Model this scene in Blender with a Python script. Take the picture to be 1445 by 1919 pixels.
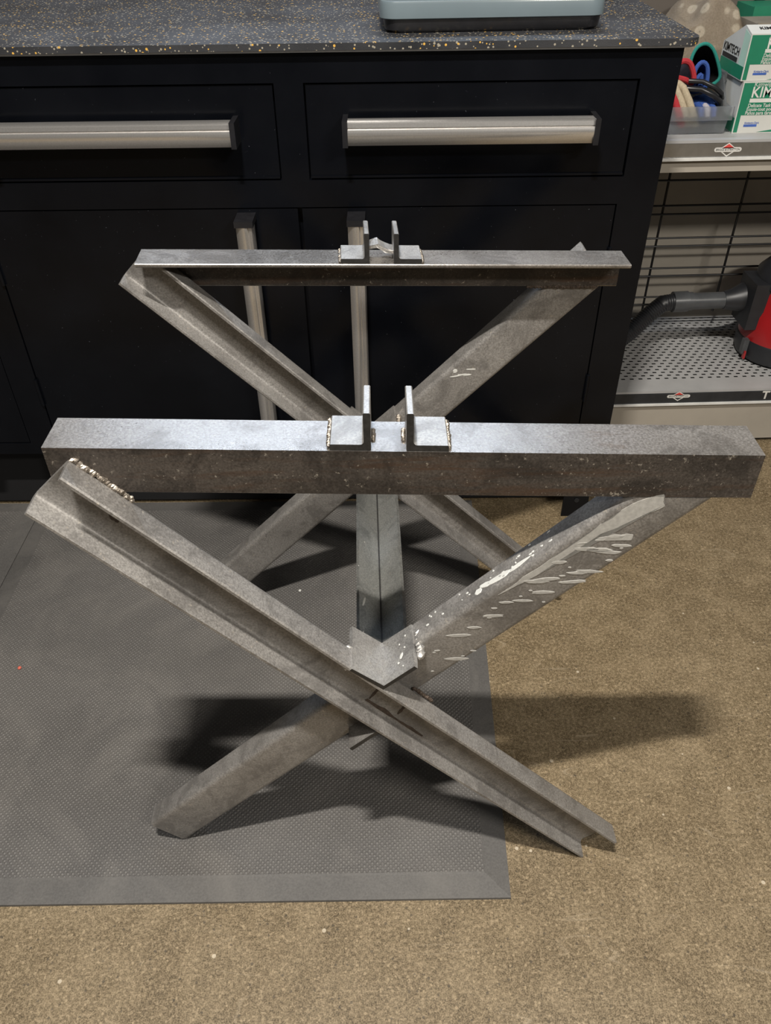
import bpy, bmesh, math, random
from mathutils import Vector, Matrix
random.seed(7)
for o in list(bpy.data.objects):
    bpy.data.objects.remove(o)
SC = bpy.context.scene
COL = SC.collection

# ------------------------------------------------------------------ camera, world, lights, exposure
F_PX, PITCH, YAW, ROLL = 1496.66, 0.6895, 0.0193, -0.0158
CAM = Vector((-0.0338, -0.8858, 1.1803))
def _cam_axes():
    fwd0 = Vector((math.sin(YAW), math.cos(YAW), 0)); right = Vector((math.cos(YAW), -math.sin(YAW), 0))
    fwd = fwd0*math.cos(PITCH)+Vector((0, 0, -math.sin(PITCH)))
    up = right.cross(fwd)
    c, s = math.cos(ROLL), math.sin(ROLL)
    return right*c+up*s, up*c-right*s, fwd
_r, _u, _f = _cam_axes()
cd = bpy.data.cameras.new('camera'); cam = bpy.data.objects.new('camera', cd); COL.objects.link(cam)
cd.sensor_fit = 'VERTICAL'; cd.sensor_height = 36.0; cd.lens = F_PX/1919*36.0
cd.clip_start = 0.02; cd.clip_end = 60
cam.matrix_world = Matrix(((_r.x, _u.x, -_f.x, CAM.x), (_r.y, _u.y, -_f.y, CAM.y), (_r.z, _u.z, -_f.z, CAM.z), (0, 0, 0, 1)))
SC.camera = cam

w = bpy.data.worlds.new('shop'); SC.world = w; w.use_nodes = True
w.node_tree.nodes['Background'].inputs[0].default_value = (1.0, 0.96, 0.90, 1)
w.node_tree.nodes['Background'].inputs[1].default_value = 0.07

def area(name, loc, target, sx, sy, power, color):
    l = bpy.data.lights.new(name, 'AREA'); l.shape = 'RECTANGLE'; l.size = sx; l.size_y = sy
    l.energy = power; l.color = color
    o = bpy.data.objects.new(name, l); COL.objects.link(o); o.location = loc
    d = Vector(target)-Vector(loc)
    o.rotation_euler = d.to_track_quat('-Z', 'Y').to_euler()
    return o
area('ceiling_light', (-0.22, -0.80, 2.75), (-0.22, -0.75, 0), 0.22, 0.05, 97, (1.0, 0.945, 0.865))
area('ceiling_light', (1.5, -2.15, 2.65), (0.6, 0.4, 0.2), 0.9, 0.12, 62, (1.0, 0.94, 0.85))
area('bench_light', (-0.1, 1.20, 1.80), (-0.1, -0.1, 0.7), 1.3, 0.10, 12.5, (0.68, 0.81, 1.0))

vs = SC.view_settings
vs.view_transform = 'Standard'; vs.look = 'None'; vs.exposure = 0.0; vs.gamma = 1.0; vs.use_curve_mapping = False

# ------------------------------------------------------------------ material helpers
MATS = {}
class NT:
    def __init__(s, m):
        s.m = m; s.t = m.node_tree; s.n = s.t.nodes; s.l = s.t.links
        s.b = s.n['Principled BSDF']; s.tc = s.n.new('ShaderNodeTexCoord')
    def node(s, typ, **kw):
        n = s.n.new(typ)
        for k, v in kw.items(): setattr(n, k, v)
        return n
    def vec(s, scale=(1, 1, 1), rot=(0, 0, 0), src='Object'):
        mp = s.node('ShaderNodeMapping'); mp.inputs['Scale'].default_value = scale; mp.inputs['Rotation'].default_value = rot
        s.l.new(s.tc.outputs[src], mp.inputs['Vector']); return mp.outputs['Vector']
    def noise(s, scale, detail=4, rough=.55, vec=None, dist=0.0):
        n = s.node('ShaderNodeTexNoise'); n.inputs['Scale'].default_value = scale; n.inputs['Detail'].default_value = detail
        n.inputs['Roughness'].default_value = rough; n.inputs['Distortion'].default_value = dist
        s.l.new(vec if vec is not None else s.tc.outputs['Object'], n.inputs['Vector']); return n.outputs['Fac']
    def voro(s, scale, vec=None, feature='F1', out='Distance', rnd=1.0):
        n = s.node('ShaderNodeTexVoronoi'); n.feature = feature; n.inputs['Scale'].default_value = scale; n.inputs['Randomness'].default_value = rnd
        s.l.new(vec if vec is not None else s.tc.outputs['Object'], n.inputs['Vector']); return n.outputs[out]
    def ramp(s, fac, stops, interp='LINEAR'):
        r = s.node('ShaderNodeValToRGB'); r.color_ramp.interpolation = interp
        e = r.color_ramp.elements
        while len(e) < len(stops): e.new(0.5)
        for q, (p, c) in zip(e, stops):
            q.position = p; q.color = (c[0], c[1], c[2], 1) if hasattr(c, '__len__') else (c, c, c, 1)
        s.l.new(fac, r.inputs['Fac']); return r.outputs['Color']
    def mix(s, fac, a, b, blend='MIX'):
        m = s.node('ShaderNodeMix'); m.data_type = 'RGBA'; m.blend_type = blend
        for sock, v in ((m.inputs['Factor'], fac), (m.inputs['A'] if False else m.inputs[6], a), (m.inputs[7], b)):
            if hasattr(v, 'is_output'): s.l.new(v, sock)
            elif hasattr(v, '__len__'): sock.default_value = (v[0], v[1], v[2], 1)
            else: sock.default_value = v
        return m.outputs[2]
    def math(s, op, a, b=0.0):
        m = s.node('ShaderNodeMath'); m.operation = op
        for i, v in enumerate((a, b)):
            if hasattr(v, 'is_output'): s.l.new(v, m.inputs[i])
            else: m.inputs[i].default_value = v
        return m.outputs[0]
    def base(s, c):
        if hasattr(c, 'is_output'): s.l.new(c, s.b.inputs['Base Color'])
        else: s.b.inputs['Base Color'].default_value = (*c, 1)
    def set(s, k, v):
        if hasattr(v, 'is_output'): s.l.new(v, s.b.inputs[k])
        else: s.b.inputs[k].default_value = v
    def bump(s, h, strength=.3, dist=.002):
        b = s.node('ShaderNodeBump'); b.inputs['Strength'].default_value = strength; b.inputs['Distance'].default_value = dist
        s.l.new(h, b.inputs['Height']); s.l.new(b.outputs['Normal'], s.b.inputs['Normal'])
def newmat(name):
    m = bpy.data.materials.new(name); m.use_nodes = True; MATS[name] = m; return NT(m)
def plain(name, col, rough=.5, metal=0.0, var=.12, scale=30, bump=0.0, spec=None, coat=0.0):
    t = newmat(name)
    n = t.noise(scale, 5)
    t.base(t.ramp(n, [(.3, [c*(1-var) for c in col]), (.7, [min(1, c*(1+var)) for c in col])]))
    t.set('Roughness', rough); t.set('Metallic', metal)
    if spec is not None: t.set('Specular IOR Level', spec)
    if coat: t.set('Coat Weight', coat); t.set('Coat Roughness', .12)
    if bump: t.bump(t.noise(scale*8, 3), bump, .001)
    return MATS[name]

def steel(name, dark, mid, light, rust, rustlo, rough=(.38, .62), metal=.75, stretch=(1, 1, 1)):
    t = newmat(name)
    v = t.vec(stretch)
    big = t.noise(9, 6, .6, v, .4); fine = t.noise(420, 3, .6); grit = t.noise(1500, 2, .5)
    c = t.ramp(big, [(.28, dark), (.5, mid), (.74, light)])
    c = t.mix(.45, c, t.ramp(fine, [(.3, [x*.55 for x in dark]), (.7, [min(1, x*1.35) for x in light])]))
    rn = t.noise(26, 7, .7, v, .3)
    c = t.mix(t.ramp(rn, [(rustlo, 0.0), (min(1, rustlo+.14), .8)]), c, rust)
    st = t.ramp(t.noise(15, 5, .7, None, .8), [(.40, .55), (.52, 0.0)])
    c = t.mix(st, c, [x*.72 for x in dark])
    sp = t.ramp(t.noise(160, 4, .7), [(.62, 0.0), (.69, .6)])
    c = t.mix(sp, c, (.42, .38, .32))
    t.base(c); t.set('Metallic', metal)
    t.set('Roughness', t.ramp(t.mix(.5, fine, big), [(.3, rough[0]), (.7, rough[1])]))
    t.bump(t.mix(.5, fine, grit), .22, .0008)
    return MATS[name]
M = MATS
steel('leg_steel', (.165, .155, .145), (.245, .233, .22), (.345, .332, .315), (.13, .095, .066), .70, rough=(.36, .56), metal=.38)
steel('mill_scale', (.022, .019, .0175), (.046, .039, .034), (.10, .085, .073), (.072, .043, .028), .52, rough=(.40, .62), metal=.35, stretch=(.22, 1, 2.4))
steel('bar_steel', (.20, .185, .17), (.30, .28, .26), (.42, .40, .38), (.19, .125, .085), .60, rough=(.24, .42), metal=.72, stretch=(.25, 1, 2))
steel('rail_steel', (.15, .155, .15), (.24, .245, .235), (.34, .34, .32), (.14, .12, .08), .70, metal=.6, stretch=(1, .3, 1))
steel('cut_steel', (.26, .25, .24), (.36, .35, .335), (.48, .465, .44), (.22, .15, .09), .68, rough=(.3, .5), metal=.6, stretch=(3, .5, 1))
plain('sawn_end', (.035, .034, .033), .5, .4, .3, 200)
plain('weld_metal', (.34, .30, .255), .32, .85, .35, 300, .3)
plain('weld_scale', (.075, .055, .042), .6, .4, .4, 150, .4)
plain('paint_white', (.56, .56, .53), .6, 0, .08, 200)
plain('paint_faded', (.36, .35, .325), .65, .0, .15, 200)
def black_gloss():
    t = newmat('black_enamel')
    n = t.noise(6, 4); sc = t.noise(240, 2, .7)
    t.base(t.mix(t.ramp(sc, [(.74, 0.0), (.78, 1.0)]), t.ramp(n, [(.3, (.002, .0024, .0036)), (.7, (.004, .0046, .0065))]), (.06, .065, .075)))
    t.set('Roughness', t.ramp(n, [(.3, .16), (.7, .26)])); t.set('Specular IOR Level', .22)
    t.bump(t.noise(45, 3), .05, .002)
black_gloss()
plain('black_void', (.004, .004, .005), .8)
plain('black_plastic', (.012, .012, .014), .32, 0, .2, 60)
plain('brushed_aluminium', (.82, .80, .78), .30, .90, .06, 400)
plain('pale_blue_enamel', (.135, .172, .192), .25, 0, .05, 12, coat=.4)
plain('shelf_grey', (.36, .36, .36), .45, .1, .06, 20)
plain('shelf_beige', (.33, .30, .255), .6, 0, .08, 8)
plain('rail_black', (.03, .032, .036), .35, .3, .2, 30)
plain('rail_metal', (.46, .46, .46), .28, .9, .08, 50)
plain('wire_black', (.008, .008, .009), .45)
plain('clear_strip', (.62, .62, .60), .3)
plain('wall_paint', (.10, .085, .072), .8, 0, .06, 5)
plain('white_print', (.58, .57, .54), .6)
plain('red_print', (.55, .05, .04), .6)
plain('black_print', (.012, .012, .013), .6)
plain('green_print', (.008, .16, .085), .5, 0, .06, 40)
plain('pale_green_print', (.40, .58, .48), .5, 0, .1, 15)
plain('blue_print', (.03, .10, .42), .5)
plain('box_white', (.50, .50, .47), .55, 0, .04, 20)
plain('cardboard', (.24, .175, .115), .8, 0, .12, 30)
plain('cardboard_grey', (.17, .145, .11), .8, 0, .12, 30)
plain('vac_red', (.30, .010, .012), .35, 0, .08, 15, coat=.3)
plain('vac_black', (.016, .017, .020), .42, 0, .2, 30)
plain('vac_grey', (.055, .058, .062), .32, 0, .2, 30)
plain('fabric_black', (.012, .012, .014), .9, 0, .3, 200)
plain('fabric_red', (.32, .015, .022), .85, 0, .15, 300)
plain('fabric_blue', (.02, .06, .24), .85, 0, .15, 300)
plain('fabric_grey', (.36, .34, .37), .9, 0, .15, 300)
plain('fabric_tan', (.36, .30, .21), .9, 0, .15, 300)
plain('fabric_teal', (.008, .17, .14), .85, 0, .1, 300)
plain('debris_red', (.55, .12, .08), .6)
plain('rag_brown', (.10, .085, .065), .9, 0, .3, 60)

def clear_plastic():
    t = newmat('clear_plastic')
    t.base((.80, .82, .84)); t.set('Roughness', .35); t.set('Transmission Weight', .93); t.set('IOR', 1.12)
    n = t.noise(40, 3); t.bump(n, .05, .002)
clear_plastic()
def cloth():
    t = newmat('ring_cloth')
    v = t.vec((1, 1, 1))
    d = t.voro(33, v, rnd=.7)
    c = t.ramp(d, [(.0, (.16, .12, .08)), (.10, (.60, .52, .40)), (.30, (.62, .54, .42)), (.40, (.36, .29, .21)), (.8, (.32, .255, .185))])
    t.base(t.mix(.25, c, t.ramp(t.noise(300, 3), [(.3, (.12, .10, .07)), (.7, (.48, .42, .34))])))
    t.set('Roughness', .95); t.bump(t.noise(500, 3), .4, .001)
cloth()
def worktop():
    t = newmat('speckled_rubber')
    n = t.noise(7, 5, .6)
    c = t.ramp(n, [(.3, (.020, .021, .024)), (.7, (.040, .041, .045))])
    d1 = t.voro(150, t.vec((1, 1, 1))); w1 = t.noise(60, 2)
    m1 = t.math('LESS_THAN', d1, t.math('MULTIPLY', w1, .44))
    c = t.mix(m1, c, (.30, .27, .21))
    d2 = t.voro(95, t.vec((1, 1, 1.0), (0, 0, .7)))
    m2 = t.math('LESS_THAN', d2, t.math('MULTIPLY', t.noise(40, 2), .30))
    c = t.mix(m2, c, (.62, .36, .07))
    t.base(c); t.set('Roughness', t.ramp(n, [(.3, .34), (.7, .5)])); t.set('Specular IOR Level', .5)
    t.bump(t.noise(500, 3), .25, .001)
worktop()
def concrete():
    t = newmat('worn_concrete')
    big = t.noise(3.0, 7, .68, None, .5); mid = t.noise(22, 7, .70, None, .3); fine = t.noise(190, 5, .72); grain = t.noise(520, 3, .6)
    c = t.ramp(big, [(.34, (.105, .080, .048)), (.5, (.185, .147, .094)), (.66, (.270, .222, .148))])
    c = t.mix(.55, c, t.ramp(mid, [(.36, (.060, .046, .028)), (.5, (.17, .137, .088)), (.64, (.40, .335, .235))]))
    blot = t.ramp(t.noise(7, 6, .75, None, 1.2), [(.50, 0.0), (.60, .55)])
    c = t.mix(blot, c, (.36, .305, .215))
    stain = t.ramp(t.noise(4.3, 5, .7, t.vec((1, 1, 1), (0, 0, 1.1)), .8), [(.54, 0.0), (.66, .6)])
    c = t.mix(stain, c, (.075, .057, .034))
    c = t.mix(.50, c, t.ramp(fine, [(.38, (.03, .025, .017)), (.5, (.17, .138, .09)), (.62, (.50, .425, .31))]))
    c = t.mix(.34, c, t.ramp(grain, [(.40, (.03, .025, .017)), (.60, (.42, .355, .255))]))
    d = t.voro(190); col = t.voro(190, out='Color')
    sep = t.node('ShaderNodeSeparateColor'); t.l.new(col, sep.inputs[0])
    rare = t.math('GREATER_THAN', sep.outputs[0], .93); dark = t.math('GREATER_THAN', sep.outputs[1], .955)
    core = t.math('MULTIPLY', t.math('LESS_THAN', d, .36), .55)
    c = t.mix(t.math('MULTIPLY', core, rare), c, (.45, .38, .27))
    c = t.mix(t.math('MULTIPLY', core, dark), c, (.055, .052, .048))
    # sparse paint specks and thin pale scratches
    d3 = t.voro(17); s3 = t.math('LESS_THAN', d3, .05)
    c = t.mix(t.math('MULTIPLY', s3, .7), c, (.62, .58, .50))
    wv = t.noise(3.2, 2, .5, t.vec((.55, 3.4, 1), (0, 0, .38)), .2)
    sc = t.ramp(wv, [(.4975, 0.0), (.5, .30), (.5025, 0.0)])
    gate = t.ramp(t.noise(5, 2), [(.5, 0.0), (.62, 1.0)])
    c = t.mix(t.math('MULTIPLY', sc, gate), c, (.55, .50, .41))
    hs = t.node('ShaderNodeBrightContrast'); t.l.new(c, hs.inputs['Color']); hs.inputs['Bright'].default_value = .0; hs.inputs['Contrast'].default_value = .045
    c = t.mix(1.0, hs.outputs['Color'], (.86, .80, .72), 'MULTIPLY')
    t.base(c); t.set('Roughness', t.ramp(big, [(.3, .48), (.7, .66)])); t.set('Specular IOR Level', .4)
    t.bump(t.mix(.5, fine, mid), .35, .0012)
concrete()
def rubber(name, dimples):
    t = newmat(name)
    big = t.noise(3.2, 5, .6, None, .5); fine = t.noise(330, 3, .6)
    c = t.ramp(big, [(.30, (.078, .074, .070)), (.52, (.122, .116, .110)), (.72, (.170, .162, .152))])
    c = t.mix(.35, c, t.ramp(fine, [(.3, (.07, .066, .063)), (.7, (.22, .21, .20))]))
    c = t.mix(t.ramp(t.noise(5.5, 6, .7, None, .8), [(.46, 0.0), (.66, .5)]), c, (.22, .207, .19))
    t.base(c); t.set('Roughness', .62); t.set('Specular IOR Level', .4)
    if not dimples: t.base(t.mix(.42, c, (.04, .039, .038)))
    if dimples:
        d = t.voro(180, t.vec((1, 1, 1), (0, 0, math.radians(45))), rnd=.12)
        h = t.ramp(d, [(.05, 1.0), (.55, 0.0)])
        t.bump(h, 1.0, .0022)
        t.base(t.mix(.42, c, t.ramp(d, [(.18, (.29, .28, .265)), (.5, (.045, .042, .040))])))
    else:
        t.bump(fine, .25, .001)
rubber('rubber_field', True); rubber('rubber_border', False)

# ------------------------------------------------------------------ mesh helpers (all coordinates in world space unless a parent is turned)
def link(name, bm, mats, parent=None, smooth=False, off=None):
    me = bpy.data.meshes.new(name)
    if off is not None: bmesh.ops.translate(bm, verts=bm.verts, vec=off)
    bmesh.ops.recalc_face_normals(bm, faces=bm.faces)
    bm.to_mesh(me); bm.free()
    for m in (mats if isinstance(mats, (list, tuple)) else [mats]): me.materials.append(M[m])
    if smooth:
        for p in me.polygons: p.use_smooth = True
        try: me.set_sharp_from_angle(angle=math.radians(38))
        except Exception: pass
    o = bpy.data.objects.new(name, me); COL.objects.link(o)
    if parent is not None:
        o.parent = parent
        root = parent
        if not parent.get('turned'): o.matrix_parent_inverse = Matrix.Translation(-Vector(parent.get('wloc', (0, 0, 0))))
    return o
def thing(name, label, cat, loc, rz=0.0, group=None):
    o = bpy.data.objects.new(name, None); COL.objects.link(o); o.location = loc; o.rotation_euler = (0, 0, rz)
    o.empty_display_size = .05
    o['label'] = label; o['category'] = cat
    if group: o['group'] = group
    if rz: o['turned'] = 1
    else: o['wloc'] = tuple(loc)
    return o
def tag(o, label, cat, group=None):
    o['label'] = label; o['category'] = cat
    if group: o['group'] = group
    return o
def lab(o, s): o['label'] = s; return o
def box(bm, x0, x1, y0, y1, z0, z1, mi=0):
    vs_ = [bm.verts.new((x, y, z)) for x in (x0, x1) for y in (y0, y1) for z in (z0, z1)]
    fs = []
    for q in ((0, 1, 3, 2), (4, 6, 7, 5), (0, 4, 5, 1), (2, 3, 7, 6), (0, 2, 6, 4), (1, 5, 7, 3)):
        f = bm.faces.new([vs_[i] for i in q]); f.material_index = mi; fs.append(f)
    return vs_, fs
def bevel(bm, w, seg=2, angle=50):
    es = [e for e in bm.edges if len(e.link_faces) == 2 and e.calc_face_angle(0) > math.radians(angle)]
    bmesh.ops.bevel(bm, geom=es, offset=w, segments=seg, affect='EDGES', profile=.5, clamp_overlap=True)
def bbox(x0, x1, y0, y1, z0, z1, bv=0.0, seg=2):
    bm = bmesh.new(); box(bm, x0, x1, y0, y1, z0, z1)
    if bv: bevel(bm, bv, seg)
    return bm
def extrude_profile(bm, prof, frame, t0, t1, mi=0, cap_mi=None):
    """prof: list of 2D (a, b); frame(t, a, b) -> Vector"""
    n = len(prof)
    A = [bm.verts.new(frame(t0, a, b)) for a, b in prof]; B = [bm.verts.new(frame(t1, a, b)) for a, b in prof]
    for i in range(n):
        f = bm.faces.new((A[i], A[(i+1) % n], B[(i+1) % n], B[i])); f.material_index = mi
    for loop in (A[::-1], B):
        f = bm.faces.new(loop); f.material_index = mi if cap_mi is None else cap_mi
def arc(cx, cy, r, a0, a1, n=4):
    return [(cx+r*math.cos(math.radians(a0+(a1-a0)*i/n)), cy+r*math.sin(math.radians(a0+(a1-a0)*i/n))) for i in range(n+1)]
def tube(bm, pts, radii, seg=12, cap=True, mi=0):
    pts = [Vector(p) for p in pts]
    if not hasattr(radii, '__len__'): radii = [radii]*len(pts)
    rings = []; prev = None
    for i, p in enumerate(pts):
        d = (pts[min(i+1, len(pts)-1)]-pts[max(i-1, 0)]).normalized()
        a = (prev - d*prev.dot(d)) if prev is not None else d.orthogonal()
        a.normalize(); prev = a; b = d.cross(a)
        rings.append([bm.verts.new(p+(a*math.cos(2*math.pi*k/seg)+b*math.sin(2*math.pi*k/seg))*radii[i]) for k in range(seg)])
    for r0, r1 in zip(rings, rings[1:]):
        for k in range(seg):
            f = bm.faces.new((r0[k], r0[(k+1) % seg], r1[(k+1) % seg], r1[k])); f.material_index = mi
    if cap:
        bm.faces.new(rings[0][::-1]).material_index = mi; bm.faces.new(rings[-1]).material_index = mi
def lathe(bm, prof, cx, cy, seg=40, mi=None, sx=1, sy=1):
    rings = [[bm.verts.new((cx+r*sx*math.cos(2*math.pi*k/seg), cy+r*sy*math.sin(2*math.pi*k/seg), z)) for k in range(seg)] for r, z in prof]
    for j, (r0, r1) in enumerate(zip(rings, rings[1:])):
        for k in range(seg): bm.faces.new((r0[k], r0[(k+1) % seg], r1[(k+1) % seg], r1[k]))
    bm.faces.new(rings[0][::-1]); bm.faces.new(rings[-1])
def blob(bm, c, rx, ry, rz, sub=1, rot=None, jitter=0.0):
    r = bmesh.ops.create_icosphere(bm, subdivisions=sub, radius=1.0)
    for v in r['verts']:
        k = 1+random.uniform(-jitter, jitter)
        p = Vector((v.co.x*rx*k, v.co.y*ry*k, v.co.z*rz*k))
        if rot is not None: p = rot @ p
        v.co = p+Vector(c)
def bead(p0, p1, r, name='weld_bead', parent=None, mat='weld_metal', step=.55, squash=1.0):
    bm = bmesh.new(); p0, p1 = Vector(p0), Vector(p1); L = (p1-p0).length; n = max(2, int(L/(r*step)))
    for i in range(n+1):
        j = Vector((random.uniform(-1, 1), random.uniform(-1, 1), random.uniform(-1, 1)))*r*.22
        k = random.uniform(.75, 1.15)
        blob(bm, p0.lerp(p1, i/n)+j, r*k, r*k*squash, r*k, 1, None, .08)
    return link(name, bm, mat, parent, True)
def text(body, size, mat, mtx, parent, name='lettering', depth=.0002, bold=0.0, align='CENTER', label=None):
    cu = bpy.data.curves.new('t', 'FONT'); cu.body = body; cu.size = size; cu.align_x = align; cu.align_y = 'CENTER'
    cu.extrude = depth; cu.offset = bold; cu.resolution_u = 3
    o = bpy.data.objects.new('t', cu); COL.objects.link(o)
    me = bpy.data.meshes.new_from_object(o); bpy.data.objects.remove(o); bpy.data.curves.remove(cu)
    bm = bmesh.new(); bm.from_mesh(me); bpy.data.meshes.remove(me)
    bmesh.ops.transform(bm, matrix=mtx, verts=bm.verts)
    ob = link(name, bm, mat, parent)
    if label: lab(ob, label)
    return ob
def facing(x, y, z, sx=1.0, sz=1.0):      # text plane facing -y
    return Matrix(((sx, 0, 0, x), (0, 0, -1, y), (0, sz, 0, z), (0, 0, 0, 1)))

# ------------------------------------------------------------------ setting: floor, wall
bm = bmesh.new(); box(bm, -3.0, 3.0, -2.6, 1.30, -.05, 0)
o = link('floor', bm, 'worn_concrete'); o['kind'] = 'structure'; lab(o, 'worn tan concrete floor with scratches and specks')
bm = bmesh.new(); box(bm, -3.0, 3.0, 1.30, 1.36, -.05, 2.0)
o = link('wall_back', bm, 'wall_paint'); o['kind'] = 'structure'; lab(o, 'dim grey brown wall behind the workbench')

# ------------------------------------------------------------------ rubber mats
def rubber_mat(name, label, c, group):
    """c: corners FL, FR, BR, BL"""
    c = [Vector((x, y, 0)) for x, y in c]; cen = sum(c, Vector())/4
    bm = bmesh.new()
    def ring(ins, z):
        out = []
        for i in range(4):
            p = c[i]; a = (c[i-1]-p).normalized(); b = (c[(i+1) % 4]-p).normalized()
            out.append(bm.verts.new(p+(a+b)*ins+Vector((0, 0, z))))
        return out
    R = [ring(0, .0003), ring(.0005, .0042), ring(.034, .0088), ring(.0375, .0095)]
    bm.faces.new(R[0][::-1])
    for a, b in zip(R, R[1:]):
        for i in range(4): bm.faces.new((a[i], a[(i+1) % 4], b[(i+1) % 4], b[i])).material_index = 1
    bm.faces.new(R[-1]).material_index = 0
    return tag(link(name, bm, ['rubber_field', 'rubber_border']), label, 'mat', group)
rubber_mat('rubber_mat', 'black dimpled rubber floor mat with smooth border under the steel stand',
           [(-.838, -.331), (.151, -.351), (.198, .5755), (-.812, .6095)], 'rubber floor mats')
rubber_mat('rubber_mat', 'black rubber floor mat butted against the stand mat at far left edge',
           [(-1.80, -.320), (-.8386, -.331), (-.8126, .6095), (-1.78, .642)], 'rubber floor mats')

# ------------------------------------------------------------------ the welded steel stand
H, BW, BH, BT = .7345, .0535, .0535, .0062
LEGW, FLW, TH = .0651, .0333, .0062
stand = thing('steel_stand', 'bare welded steel stand with two crossed-leg ends and a central rail', 'metal stand', (-.03, 0, 0))

def chan_profile():
    hw, r, ri = LEGW/2, .0075, .005
    # (v across web, off outward): web back at off=0
    p = []
    p += arc(-hw+r, r, r, 270, 180, 4)          # outer corner at lower edge
    p += [(-hw, FLW-.0015), (-hw+.0015, FLW), (-hw+TH*.75, FLW), (-hw+TH*.85, FLW-.001)]
    p += arc(-hw+TH+ri, TH+ri, ri, 180, 270, 3)
    p += arc(hw-TH-ri, TH+ri, ri, 270, 360, 3)
    p += [(hw-TH*.85, FLW-.001), (hw-TH*.75, FLW), (hw-.0015, FLW), (hw, FLW-.0015)]
    p += arc(hw-r, r, r, 0, -90, 4)
    return p
PROF = chan_profile()
def leg(xc, zc, ang, sx, t0, t1, Y0, yaw, outsign, ztop=None, name='leg'):
    """axis goes down towards sx; profile opens towards outsign*y; starts at plane Y0"""
    c, s = math.cos(ang), math.sin(ang)
    def fr(t, v, off):
        X = xc+sx*(t*c+v*s); Z = zc-t*s+v*c
        return Vector((X, Y0+X*math.tan(yaw)+outsign*off, Z))
    bm = bmesh.new(); extrude_profile(bm, PROF, fr, t0, t1)
    if ztop is not None:
        z0, slope = ztop
        n = Vector((-slope, 0, 1)).normalized()
        r = bmesh.ops.bisect_plane(bm, geom=bm.verts[:]+bm.edges[:]+bm.faces[:], plane_co=(0, 0, z0), plane_no=n, clear_outer=True)
        es = [e for e in r['geom_cut'] if isinstance(e, bmesh.types.BMEdge)]
        try: bmesh.ops.holes_fill(bm, edges=es)
        except Exception: pass
    return link(name, bm, 'leg_steel', stand, True), fr

def angle_profile(w_, h_, t, ri=.005):
    # corner at (0,0): horizontal flange along +a, vertical flange along -b
    p = [(0, 0), (w_-.001, 0), (w_, -.001), (w_, -t+.0025), (w_-.0025, -t)]
    p += [(a, b) for a, b in arc(t+ri, -t-ri, ri, 90, 180, 3)]
    p += [(t, -h_+.0025), (t-.0025, -h_), (.001, -h_), (0, -h_+.001)]
    return p
def top_bar(x0, Y0, yaw, tilt, insign, name='top_bar'):
    prof = angle_profile(BW, BH, BT)
    cy, sy = math.cos(yaw), math.sin(yaw)
    def fr(t, a, b):       # t along the bar, a inward, b up
        return Vector((x0+t*cy-insign*a*sy, Y0+t*sy+insign*a*cy, H+b+t*tilt))
    bm = bmesh.new(); extrude_profile(bm, prof, fr, -.35, .35)
    bm.normal_update()
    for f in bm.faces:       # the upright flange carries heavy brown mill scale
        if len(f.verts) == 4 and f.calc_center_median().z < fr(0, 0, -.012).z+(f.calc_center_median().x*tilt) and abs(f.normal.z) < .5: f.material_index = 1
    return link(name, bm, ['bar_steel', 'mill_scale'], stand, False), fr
def bracket(fr, u0, u1, vert_at_u1, a0, a1, parent, hv=.0425, t=.0070, lean=0.0):
    """short angle on top of the bar from u0..u1, upright leg at one end"""
    L = u1-u0; sgn = 1
    r = .0035
    prof = [(0, 0), (L-.001, 0), (L, .001), (L, hv-.001), (L-.001, hv), (L-t+.001, hv), (L-t, hv-.001)]
    prof += arc(L-t-r, t+r, r, 0, -90, 3)
    prof += [(.001, t), (0, t-.001)]
    if not vert_at_u1: prof = [(L-a, b) for a, b in prof][::-1]
    bm = bmesh.new()
    extrude_profile(bm, prof, lambda a, u, z: fr(u0+u+lean*z, a, z+.0002), a0, a1, 0, None)
    bm.normal_update()
    for f in bm.faces:       # sawn ends keep their dark oxide
        if len(f.verts) > 6: f.material_index = 1
    return link('bracket', bm, ['cut_steel', 'sawn_end'], parent, False)

# front end: bar, A leg outside, B leg inside
YF, yawF, tiltF = -.2547, -.0184, -.0332
barF, frF = top_bar(0.0, YF, yawF, tiltF, +1)
lab(barF, 'front top bar, angle iron with rusty brown front face')
XC, ZC, ANG = -.0300, .3675, .8246
legA, fA = leg(XC, ZC, ANG, +1, -.4696, .4706, YF, yawF, -1)
legB, fB = leg(XC, .3670, .7920, -1, -.480, .4700, YF+.0004, yawF, +1, (H-BH-.0004, tiltF))
brFL = bracket(frF, -.0745, -.0345, True, .0005, .0515, barF)
brFR = bracket(frF, -.0005, .0405, False, .0005, .0515, barF)
for u in (-.0755, .0415): bead(frF(u, .006, .002), frF(u, .05, .002), .0028, 'weld_bead', barF)
for u in (-.0325, -.0028): bead(frF(u, .018, .001), frF(u, .036, .001), .0025, 'weld_bead', barF)
# rear end: the same turned round
YR, yawR, tiltR = .2547, .0230, -.0358
barR, frR = top_bar(-.0061, YR, yawR, tiltR, -1)
lab(barR, 'rear top bar, angle iron with its flange turned to the front')
XR, ZR, ANR = -.0300, .3655, .778
legA2, fA2 = leg(XR, ZR, ANR, -1, -.4800, .4742, YR, yawR, +1)
legB2, fB2 = leg(XR, .3900, .8000, +1, -.4800, .4840, YR-TH-.0005, yawR, -1, (H-BT-.0006, tiltR))
bracket(frR, -.065, -.0245, True, .0005, .0515, barR)
bracket(frR, .0095, .0495, False, .0005, .0515, barR)
for u in (-.066, .0505): bead(frR(u, .006, .002), frR(u, .05, .002), .0026, 'weld_bead', barR, 'weld_metal')
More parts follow.
